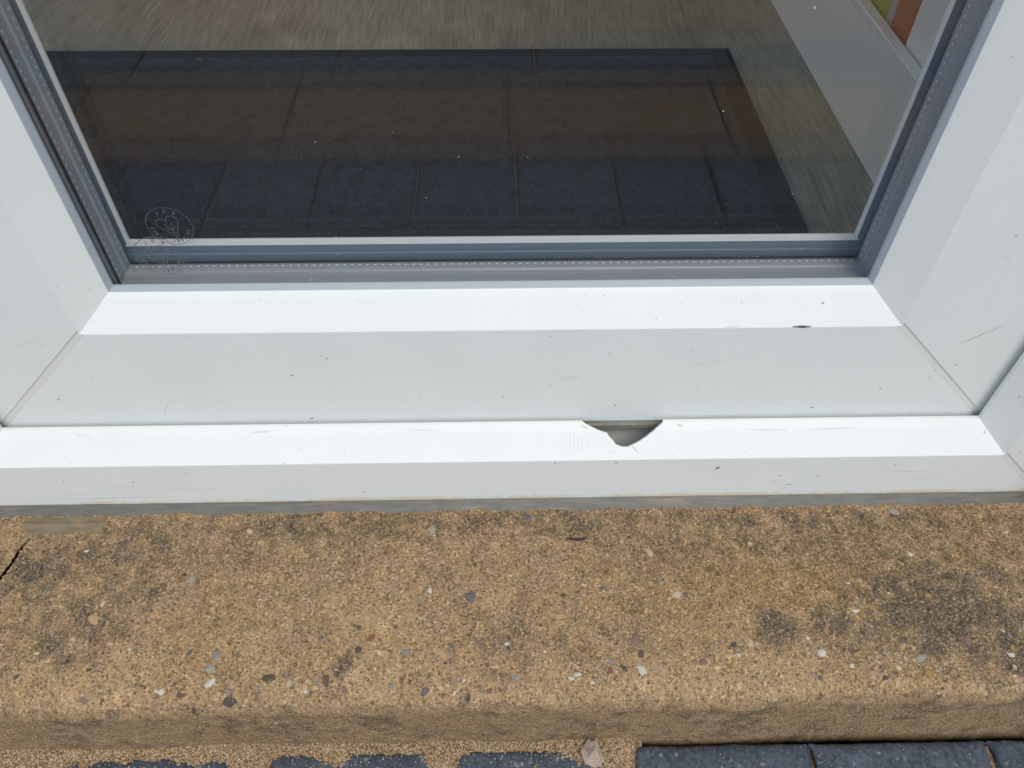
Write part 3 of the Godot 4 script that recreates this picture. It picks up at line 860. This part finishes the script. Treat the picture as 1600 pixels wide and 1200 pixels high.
func build_leaf() -> void:
	var o := base("door_leaf", "white plastic door leaf with a large double-glazed pane and grey gaskets", "door")
	var prof := rounded([[-0.0185, -0.0158, 0.0], [-0.0185, -0.0124, 0.0005], [-0.0155, -0.0101, 0.002], [0.0, 0.0, 0.0013], [0.080, 0.0, 0.0022], [0.080, -0.058, 0.001], [-0.004, -0.058, 0.0]])
	var rail_marks := [[1476, 72, 1504, 72, 2.0, 0.95, [60, 54, 44]], [1486, 72, 1498, 73, 2.0, 0.9, [50, 44, 36]], [1128, 188, 1156, 180, 4.0, 0.14, [170, 170, 165]], [1330, 160, 1440, 132, 2.0, 0.10, [175, 172, 170]], [1372, 72, 1392, 70, 1.5, 0.3, [150, 150, 145]],
		[455, 268, 475, 230, 1.0, 0.25, [150, 150, 150]], [1880, 30, 1960, 66, 7.0, 0.12, [190, 165, 130]], [1885, 20, 1910, 40, 4.0, 0.25, [190, 165, 130]], [255, 20, 290, 16, 3.0, 0.35, [195, 165, 120]], [240, 30, 200, 70, 1.6, 0.3, [200, 175, 130]], [1700, 18, 1880, 15, 1.6, 0.4, [190, 165, 130]], [1560, 268, 1566, 267, 1.2, 0.8, [60, 55, 50]], [700, 282, 706, 280, 1.6, 0.9, [50, 46, 42]]]
	var rail_mat := mat(Color.WHITE, 0.34, plastic_texture(2048, 344, 12, 230, rail_marks))
	var stile_marks := [[1553, 180, 1592, 233, 1.6, 0.45, [150, 138, 128]], [1760, 262, 1766, 268, 1.0, 0.6, [110, 105, 100]], [1575, 100, 1640, 150, 1.0, 0.12, [170, 165, 165]], [1610, 190, 1900, 160, 1.0, 0.10, [165, 170, 175]]]
	var stile_mat := mat(Color.WHITE, 0.34, plastic_texture(2048, 344, 13, 120, stile_marks))
	var left_mat := mat(Color.WHITE, 0.34, plastic_texture(2048, 344, 14, 150, [[1600, 190, 1640, 300, 1.2, 0.14, [160, 165, 172]], [1680, 150, 1760, 160, 1.5, 0.08, [160, 165, 172]], [1562, 205, 1585, 120, 0.9, 0.18, [160, 165, 172]]]))
	var uvs := Vector2(0.72, 0.12)
	part("bottom_rail", frame_side(0, LEAF_X, LEAF_Y, prof, uvs, 0.0, 0.08, 0.0028), rail_mat, o)
	part("stile", frame_side(1, LEAF_X, LEAF_Y, prof, uvs, 0.0, 0.08, 0.0028), stile_mat, o)
	part("top_rail", frame_side(2, LEAF_X, LEAF_Y, prof, uvs, 0.0, 0.08, 0.0028), M.plastic, o)
	part("stile", frame_side(3, LEAF_X, LEAF_Y, prof, uvs, 0.0, 0.08, 0.0028), left_mat, o)
	for c in [[false, false], [true, false], [false, true], [true, true]]:
		part("weld_groove", groove(LEAF_X, LEAF_Y, c[0], c[1], -0.0004, 0.0788, -0.0006), M.groove, o)
	# outer gasket lip between bevel and glass
	var gx := [LEAF_X[0] + 0.0185, LEAF_X[1] - 0.0185]
	var gy := [LEAF_Y[0] + 0.0185, LEAF_Y[1] - 0.0185]
	var lip := rounded([[-0.0024, -0.0160, 0.0], [-0.0020, -0.0148, 0.0007], [0.0002, -0.0126, 0.0]])
	for k in 4: part("outer_gasket", frame_side(k, gx, gy, lip), M.gasket, o)
	# spacer bar between the panes, its perforations and the dark sealing line
	var sx := [-0.2020, 0.2015]
	var sy := [0.2152, 1.914]
	var bar := rounded([[0.006, -0.0398, 0.0], [0.0, -0.0398, 0.0003], [0.0, -0.0335, 0.0004], [0.0009, -0.0325, 0.0005], [0.0009, -0.0285, 0.0005], [0.0003, -0.0275, 0.0005], [0.0003, -0.0202, 0.0003], [0.006, -0.0202, 0.0]])
	for k in 4:
		var b := part("spacer_bar", frame_side(k, sx, sy, bar), M.spacer, o)
		var ds := begin()
		var zs := [-0.0368] if k != 3 else [-0.0250, -0.0368]
		if k == 1: zs = [-0.0360]
		for z in zs:
			var t := 0.0046
			while t < (sx[1] - sx[0] if k % 2 == 0 else sy[1] - sy[0]) - 0.003:
				var up := side_normal(k, -1, 0)
				var dd := 0.00115 if z > -0.0335 and z < -0.028 else (-0.0003 if z < -0.033 else 0.0)
				var c := (Vector3(sx[0] + t, 0, z) if k % 2 == 0 else Vector3(0, sy[0] + t, z))
				if k == 0: c.y = sy[0]
				if k == 2: c.y = sy[1]
				if k == 1: c.x = sx[1]
				if k == 3: c.x = sx[0]
				if dd > 0.001: c -= up * 0.0006
				else: c += up * 0.0003
				var along := (Vector3(0.0007, 0, 0) if k % 2 == 0 else Vector3(0, 0.0007, 0))
				var zz := Vector3(0, 0, 0.00042)
				flat(ds, c - along - zz, c + along - zz, c + along + zz, c - along + zz, up)
				t += 0.0042
		var dt := part("perforations", ds.commit(), M.dots, b)
		dt.set_meta("kind", "stuff")
	part("butyl_seal", frame_side(0, sx, sy, rounded([[-0.0010, -0.0398, 0.0], [-0.0010, -0.0384, 0.0]], 1.0)), M.butyl, o)
	part("butyl_seal", frame_side(3, sx, sy, rounded([[-0.0008, -0.0222, 0.0], [-0.0008, -0.0202, 0.0]], 1.0)), M.butyl, o)
	# bead and gasket on the room side
	var bx := [-0.2000, 0.1980]
	var by := [0.2269, 1.9035]
	var crest := [0.0032, 0.0014, 0.0032, 0.0018]
	for k in 4:
		part("glazing_bead", frame_side(k, bx, by, rounded([[0.018, -0.0585, 0.0], [0.0, -0.0466, 0.0006], [0.0, -0.0452, 0.0006], [crest[k], -0.0443, 0.0]])), M.plain_plastic, o)
		part("inner_gasket", frame_side(k, bx, by, rounded([[crest[k], -0.0446, 0.0], [crest[k] + 0.0058, -0.0449, 0.0003], [crest[k] + 0.0064, -0.0444, 0.0003], [0.020, -0.0446, 0.0]])), M.inner_gasket, o)
	var outer := pane(o, -0.0200, -0.0160)
	var inner := pane(o, -0.0440, -0.0400)
	var stamp := stamp_mesh()
	part("etched_mark", stamp, M.etch, outer, Vector3(-0.1715, 0.2398, -0.01592))
	part("etched_mark", stamp, M.etch, inner, Vector3(-0.1725, 0.2401, -0.03992))
	# dust specks on the outer glass
	var r := RandomNumberGenerator.new()
	r.seed = 9
	var ds := begin()
	for k in 150:
		var c := Vector3(r.randf_range(-0.2, 0.198), 0.2215 + 1.65 * pow(r.randf(), 1.8), -0.01585)
		var s := r.randf_range(0.0001, 0.00026)
		if r.randf() < 0.06: s *= 1.6
		box(ds, c - Vector3(s, s * r.randf_range(0.6, 1.2), 0.0001), c + Vector3(s, s, 0.00015), 0.00008)
	var du := part("dust_specks", ds.commit(), mat(lin(0.55, 0.55, 0.53), 0.9), outer)
	du.set_meta("kind", "stuff")

# round etched glass mark, read from the room side: ring, heart, letters on the arc
func stroke(st: SurfaceTool, pts: Array, w: float) -> void:
	for k in pts.size() - 1:
		var a := Vector3(pts[k].x, pts[k].y, 0)
		var b := Vector3(pts[k + 1].x, pts[k + 1].y, 0)
		var n := (b - a).cross(Vector3(0, 0, 1)).normalized() * w / 2
		flat(st, a - n, b - n, b + n, a + n, Vector3(0, 0, 1))

func stamp_mesh() -> ArrayMesh:
	var st := begin()
	var ring := []
	for k in 65: ring.append(Vector2.from_angle(TAU * k / 64) * 0.0119)
	stroke(st, ring, 0.00034)
	for side in [-1.0, 1.0]:
		var lobe := []
		for k in 15:
			var a := lerpf(PI * 1.08, -PI * 0.12, k / 14.0)
			lobe.append(Vector2(0.0031 * side, 0.0028) + Vector2(-side * cos(a) * -1.0, sin(a)) * 0.0031)
		if side * lobe[-1].x > side * lobe[0].x: lobe.append(Vector2(0.0, -0.0072))
		else: lobe.push_front(Vector2(0.0, -0.0072))
		for k in lobe.size(): lobe[k] = lobe[k].rotated(0.28)
		stroke(st, lobe, 0.0004)
		stroke(st, [Vector2(-0.002 * side, 0.0022).rotated(0.28), Vector2(0.0008 * side, -0.0052).rotated(0.28)], 0.0004)
	var bowl := []
	for k in 13: bowl.append((Vector2(0, 0.0004) + Vector2.from_angle(lerpf(PI * 1.05, PI * 1.95, k / 12.0)) * 0.0026).rotated(0.28))
	stroke(st, bowl, 0.0004)
	var glyphs := {"B": [[0, 0, 0, 2, 0.8, 2, 1, 1.5, 0.8, 1, 1, 0.5, 0.8, 0, 0, 0], [0, 1, 0.8, 1]], "O": [[0.3, 0, 0, 0.5, 0, 1.5, 0.3, 2, 0.8, 2, 1.1, 1.5, 1.1, 0.5, 0.8, 0, 0.3, 0]], "L": [[0, 2, 0, 0, 1, 0]], "E": [[1, 2, 0, 2, 0, 0, 1, 0], [0, 1, 0.8, 1]],
		"N": [[0, 0, 0, 2, 1, 0, 1, 2]], "1": [[0.2, 1.5, 0.6, 2, 0.6, 0]], "2": [[0, 1.6, 0.3, 2, 0.8, 2, 1, 1.5, 0, 0, 1, 0]], "8": [[0.5, 1, 0, 1.5, 0.5, 2, 1, 1.5, 0.5, 1, 0, 0.5, 0.5, 0, 1, 0.5, 0.5, 1]], "C": [[1, 1.8, 0.6, 2, 0.1, 1.6, 0, 1, 0.1, 0.4, 0.6, 0, 1, 0.2]], "T": [[0, 2, 1, 2], [0.5, 2, 0.5, 0]], "F": [[1, 2, 0, 2, 0, 0], [0, 1, 0.8, 1]], "D": [[0, 0, 0, 2, 0.6, 2, 1, 1.5, 1, 0.5, 0.6, 0, 0, 0]]}
	var put := func(text: String, a0: float, step: float) -> void:
		for k in text.length():
			if text[k] == " ": continue
			var a := a0 + step * k
			for line in glyphs[text[k]]:
				var pts := []
				for q in line.size() / 2:
					pts.append((Vector2(-(line[q * 2] - 0.5), line[q * 2 + 1] - 1.0) * 0.00095 + Vector2(0, 0.0095)).rotated(a - PI / 2))
				stroke(st, pts, 0.0004)
	put.call("BOL", deg_to_rad(62), deg_to_rad(28))
	put.call("EN12881 CTFDB", deg_to_rad(-14), deg_to_rad(-13.2))
	return st.commit()

# ------------------------------------------------------------------ sealant
func build_sealant() -> void:
	var o := base("sealant_bead", "smeared grey sealant line between the door frame and the concrete step", "sealant")
	var w := 512
	var a := field(noise(0.03, 51, FastNoiseLite.TYPE_SIMPLEX_SMOOTH, 4), w, w)
	var b := field(noise(0.010, 52, FastNoiseLite.TYPE_SIMPLEX_SMOOTH, 3), w, w)
	var d := PackedByteArray()
	d.resize(w * w * 3)
	for i in w * w:
		var k := 0.75 + 0.5 * a[i] / 255.0
		var t := clampf(2.4 * (b[i] / 255.0 - 0.66), 0.0, 0.6)
		d[i * 3] = srgb(lerpf(0.130, 0.27, t) * k)
		d[i * 3 + 1] = srgb(lerpf(0.124, 0.20, t) * k)
		d[i * 3 + 2] = srgb(lerpf(0.112, 0.13, t) * k)
	var sm := mat(Color.WHITE, 0.5, texture(w, w, d))
	var n := noise(28.0, 53, FastNoiseLite.TYPE_SIMPLEX_SMOOTH, 3)
	var st := begin()
	var cols := 360
	var rows := 7
	for i in cols + 1:
		var x := lerpf(-0.354, 0.350, float(i) / cols)
		var top := 0.0006 * n.get_noise_2d(x, 1.0)
		var out := 0.0022 * n.get_noise_2d(x, 2.0) + 0.0012 * n.get_noise_2d(x * 5.0, 4.0)
		for j in rows + 1:
			var t := float(j) / rows
			var p := Vector2(0.0693 + top, 0.0213).lerp(Vector2(0.0676, 0.0236), t).lerp(Vector2(0.0676, 0.0236).lerp(Vector2(0.0650, 0.0286 + out), t), t)
			st.set_uv(Vector2(x * 2.2, t * 0.16 + 0.3))
			st.add_vertex(Vector3(x, p.x + 0.00035 * n.get_noise_2d(x * 2.0, t * 0.2) * sin(PI * t), p.y))
	for i in cols:
		for j in rows:
			var q := i * (rows + 1) + j
			for k in [q, q + rows + 1, q + rows + 2, q, q + rows + 2, q + 1]: st.add_index(k)
	st.generate_normals()
	part("bead", st.commit(), sm, o)
	# the thick smear squeezed onto the step beside the crack
	var pt := begin()
	var cx := 70
	var cz := 26
	for i in cx + 1:
		for j in cz + 1:
			var u := float(i) / cx
			var v := float(j) / cz
			var x := lerpf(-0.299, -0.2475, u) + 0.004 * (v - 0.5)
			var z := lerpf(0.0285, 0.0425, v)
			var e := minf(minf(u, 1.0 - u) * 0.0515, minf(v + 0.3, 1.0 - v) * 0.014) + 0.0065 * n.get_noise_2d(x * 2.0, z * 3.0)
			var hgt := -0.0011 + 0.0016 * clampf(e / 0.0032, 0.0, 1.0) + 0.0004 * n.get_noise_2d(x * 0.6, z * 4.0) + 0.0006 * exp(-pow((z - 0.0335) / 0.0012, 2.0))
			pt.set_uv(Vector2(x * 4.0, z * 9.0))
			pt.add_vertex(Vector3(x, STEP_Y + hgt, z))
	for i in cx:
		for j in cz:
			var q := i * (cz + 1) + j
			for k in [q, q + cz + 1, q + cz + 2, q, q + cz + 2, q + 1]: pt.add_index(k)
	pt.generate_normals()
	var pm := mat(Color(1.2, 1.12, 0.95), 0.7, sm.albedo_texture)
	part("smear", pt.commit(), pm, o)

# ------------------------------------------------------------------ door mat
func build_mat() -> void:
	var o := base("door_mat", "dark charcoal doormat with a black rubber border behind the glass", "doormat", Vector3(-0.17, 0.078, -0.325))
	var w := 512
	var a := noise(0.25, 91)
	var b := noise(0.02, 92, FastNoiseLite.TYPE_SIMPLEX_SMOOTH, 3)
	var d := PackedByteArray()
	d.resize(w * w * 3)
	var bump := PackedByteArray()
	bump.resize(w * w)
	for y in w:
		for x in w:
			var i := y * w + x
			var f := a.get_noise_2d(x * 1.4, y * 0.55)
			var k := 1.0 + 1.1 * f + 0.5 * a.get_noise_2d(x * 0.7 + 900, y * 0.12) + 0.5 * b.get_noise_2d(x, y)
			d[i * 3] = srgb(0.018 * k)
			d[i * 3 + 1] = srgb(0.024 * k)
			d[i * 3 + 2] = srgb(0.038 * k)
			bump[i] = clampi(int(128 + 110 * f), 0, 255)
	var pm := mat(Color.WHITE, 0.95, texture(w, w, d))
	pm.uv1_triplanar = true
	pm.uv1_scale = Vector3.ONE * 5.0
	pm.normal_enabled = true
	pm.normal_texture = normal_from(bump, w, w, 4.0)
	var xs := [-0.41, 0.4125]
	var zs := [-0.2225, 0.222]
	part("pile", box_mesh(Vector3(xs[0], 0.0, zs[0]), Vector3(xs[1], 0.0085, zs[1]), 0.002), pm, o)
	part("border", box_mesh(Vector3(-0.436, 0.0, zs[1]), Vector3(0.4365, 0.005, 0.246), 0.0015), M.rubber, o)
	part("border", box_mesh(Vector3(-0.436, 0.0, -0.246), Vector3(0.4365, 0.005, zs[0]), 0.0015), M.rubber, o)
	part("border", box_mesh(Vector3(-0.436, 0.0, zs[0]), Vector3(xs[0], 0.005, zs[1]), 0.0015), M.rubber, o)
	part("border", box_mesh(Vector3(xs[1], 0.0, zs[0]), Vector3(0.4365, 0.005, zs[1]), 0.0015), M.rubber, o)

# ------------------------------------------------------------------ bookcase and books
func build_bookcase() -> void:
	var o := base("bookcase", "low white bookcase standing along the right side of the doormat", "bookcase", Vector3(0.347, 0.078, -0.17))
	part("plinth", box_mesh(Vector3(0, 0.0, -1.03), Vector3(0.012, 0.102, 0.0), 0.001), M.white_board, o)
	part("shelf", box_mesh(Vector3(0.0125, 0.03, -1.03), Vector3(0.30, 0.047, -0.0005), 0.001), M.white_board, o)
	part("back_panel", box_mesh(Vector3(0.30, 0.0, -1.03), Vector3(0.312, 0.9, 0.0), 0.001), M.white_board, o)
	part("front_panel", box_mesh(Vector3(0.0145, 0.0475, -0.2045), Vector3(0.0265, 0.9, -0.001), 0.001), M.white_board, o)
	part("end_panel", box_mesh(Vector3(0.0125, 0.0475, -1.03), Vector3(0.2995, 0.9, -1.012), 0.001), M.white_board, o)
	part("top_board", box_mesh(Vector3(0.0, 0.9005, -1.03), Vector3(0.312, 0.918, 0.0), 0.001), M.white_board, o)
	var book := func(called: String, label: String, z0: float, z1: float, h: float, c: Color) -> void:
		var b := base(called, label, "book", Vector3(0.3625, 0.126, (z0 + z1) / 2), "books standing in the bookcase")
		var t := absf(z1 - z0) / 2 - 0.0002
		var cv := begin()
		box(cv, Vector3(0, 0, -t), Vector3(0.003, h, t), 0.0012)
		box(cv, Vector3(0.0031, 0, -t), Vector3(0.16, h, -t + 0.0025), 0.0008)
		box(cv, Vector3(0.0031, 0, t - 0.0025), Vector3(0.16, h, t), 0.0008)
		part("cover", cv.commit(), mat(c, 0.45), b)
		part("pages", box_mesh(Vector3(0.0035, 0.003, -t + 0.0028), Vector3(0.156, h - 0.003, t - 0.0028), 0.0005), mat(lin(0.55, 0.52, 0.45), 0.9), b)
	book.call("book", "orange brown book standing upright beside the green book", -0.4152, -0.3755, 0.24, lin(0.40, 0.125, 0.045))
	book.call("book", "slim pale grey book between the green and brown books", -0.4287, -0.4152, 0.23, lin(0.40, 0.42, 0.43))
	book.call("book", "lime green book standing upright in the white bookcase", -0.4713, -0.4287, 0.24, lin(0.32, 0.40, 0.045))
	book.call("book", "slim pale grey book beside the dark purple book", -0.486, -0.4713, 0.23, lin(0.40, 0.42, 0.43))
	book.call("book", "dark purple book next to a slim pale grey one", -0.520, -0.486, 0.24, lin(0.06, 0.05, 0.09))

# ------------------------------------------------------------------ loose sand and stone
const SAND_EDGE := [[-0.42, 0.158], [-0.30, 0.156], [-0.285, 0.165], [-0.272, 0.170], [-0.262, 0.160], [-0.250, 0.1535], [-0.235, 0.1545], [-0.205, 0.1530], [-0.180, 0.158], [-0.165, 0.155], [-0.152, 0.170], [-0.143, 0.172], [-0.138, 0.152], [-0.118, 0.1515], [-0.106, 0.157], [-0.096, 0.160], [-0.088, 0.1525], [-0.060, 0.1515], [-0.048, 0.153], [-0.040, 0.172], [-0.030, 0.172], [-0.024, 0.153], [0.0, 0.1525], [0.025, 0.153], [0.040, 0.157], [0.050, 0.163], [0.062, 0.164], [0.068, 0.168], [0.074, 0.169], [0.0765, 0.160], [0.080, 0.149], [0.084, 0.142], [0.09, 0.140]]

func sand_edge(x: float) -> float:
	for k in SAND_EDGE.size() - 1:
		if x <= SAND_EDGE[k + 1][0]:
			return lerpf(SAND_EDGE[k][1], SAND_EDGE[k + 1][1], clampf((x - SAND_EDGE[k][0]) / (SAND_EDGE[k + 1][0] - SAND_EDGE[k][0]), 0.0, 1.0))
	return 0.14

func sand_height(x: float, z: float, n: FastNoiseLite) -> float:
	var e := sand_edge(x) - 0.0038 + 0.0030 * n.get_noise_2d(x, z)
	return clampf((e - z) * 0.28, -0.004, 0.0016) + 0.0005 * n.get_noise_2d(x * 3.0 + 5.0, z * 3.0) + 0.0002

func build_sand_and_stone() -> void:
	var n := noise(120.0, 95, FastNoiseLite.TYPE_SIMPLEX_SMOOTH, 3)
	var st := begin()
	var cols := 420
	var rows := 30
	for i in cols + 1:
		for j in rows + 1:
			var x := lerpf(-0.42, 0.084, float(i) / cols)
			var z := lerpf(0.1462, 0.176, float(j) / rows)
			st.set_uv(Vector2(x, z) * 8.0)
			st.add_vertex(Vector3(x, sand_height(x, z, n), z))
	for i in cols:
		for j in rows:
			var q := i * (rows + 1) + j
			for k in [q, q + rows + 1, q + rows + 2, q, q + rows + 2, q + 1]: st.add_index(k)
	st.generate_normals()
	var sh := part("spilled_sand", st.commit(), M.sand)
	tag(sh, "orange tan sand spilled along the foot of the concrete step", "sand", "", "stuff")
	var r := RandomNumberGenerator.new()
	r.seed = 31
	var places := []
	while places.size() < 24000:
		var x := r.randf_range(-0.40, 0.082)
		var z := r.randf_range(0.1475, 0.176)
		var y := sand_height(x, z, n)
		if y > -0.0012: places.append([Vector3(x, maxf(y, 0.0), z), 1.0])
		elif r.randf() < 0.05: places.append([Vector3(x, 0.0, z), 0.8])
	for k in 450:      # strays in the joints and on the paving to the right
		var x := r.randf_range(0.08, 0.36)
		places.append([Vector3(x, 0.0001, r.randf_range(0.154, 0.178)), 0.55])
	var mm := MultiMesh.new()
	mm.transform_format = MultiMesh.TRANSFORM_3D
	mm.use_colors = true
	mm.mesh = grain_mesh()
	mm.instance_count = places.size()
	var tones := [Vector3(0.42, 0.29, 0.16), Vector3(0.52, 0.39, 0.25), Vector3(0.34, 0.215, 0.11), Vector3(0.22, 0.13, 0.07), Vector3(0.58, 0.50, 0.38), Vector3(0.10, 0.08, 0.07)]
	for k in places.size():
		var size: float = r.randf_range(0.0003, 0.00062) * places[k][1]
		var b := Basis.from_euler(Vector3(r.randf() * TAU, r.randf() * TAU, r.randf() * TAU)) * Basis.from_scale(Vector3(size * r.randf_range(0.8, 1.5), size, size))
		mm.set_instance_transform(k, Transform3D(b, places[k][0] + Vector3(0, size * 0.5, 0)))
		var c: Vector3 = tones[[0, 0, 0, 1, 1, 2, 2, 3, 4, 5][r.randi() % 10]] * r.randf_range(0.8, 1.2)
		mm.set_instance_color(k, Color(c.x, c.y, c.z))
	var mi := MultiMeshInstance3D.new()
	mi.multimesh = mm
	mi.material_override = M.grain
	mi.name = "sand_grains"
	add_child(mi, true)
	tag(mi, "loose grains of tan sand scattered over the paving by the step", "sand", "", "stuff")
	# the angular pinkish stone lying on the sand
	var sm := stone_mesh(304, 9, 7, 0.7, true)
	var tex := speckle_texture(256, 97, Color(0.42, 0.33, 0.27), Color(0.56, 0.47, 0.40), 0.1, 0.25)
	var stm := mat(Color.WHITE, 0.75, tex)
	stm.uv1_triplanar = true
	stm.uv1_scale = Vector3.ONE * 0.4
	var so := part("loose_stone", sm, stm, self, Vector3(0.0535, 0.0045, 0.1575))
	so.transform.basis = Basis(Vector3.UP, 0.35) * Basis.from_scale(Vector3(0.0056, 0.0044, 0.0082))
	tag(so, "pinkish tan angular stone lying in sand against the step", "stone")
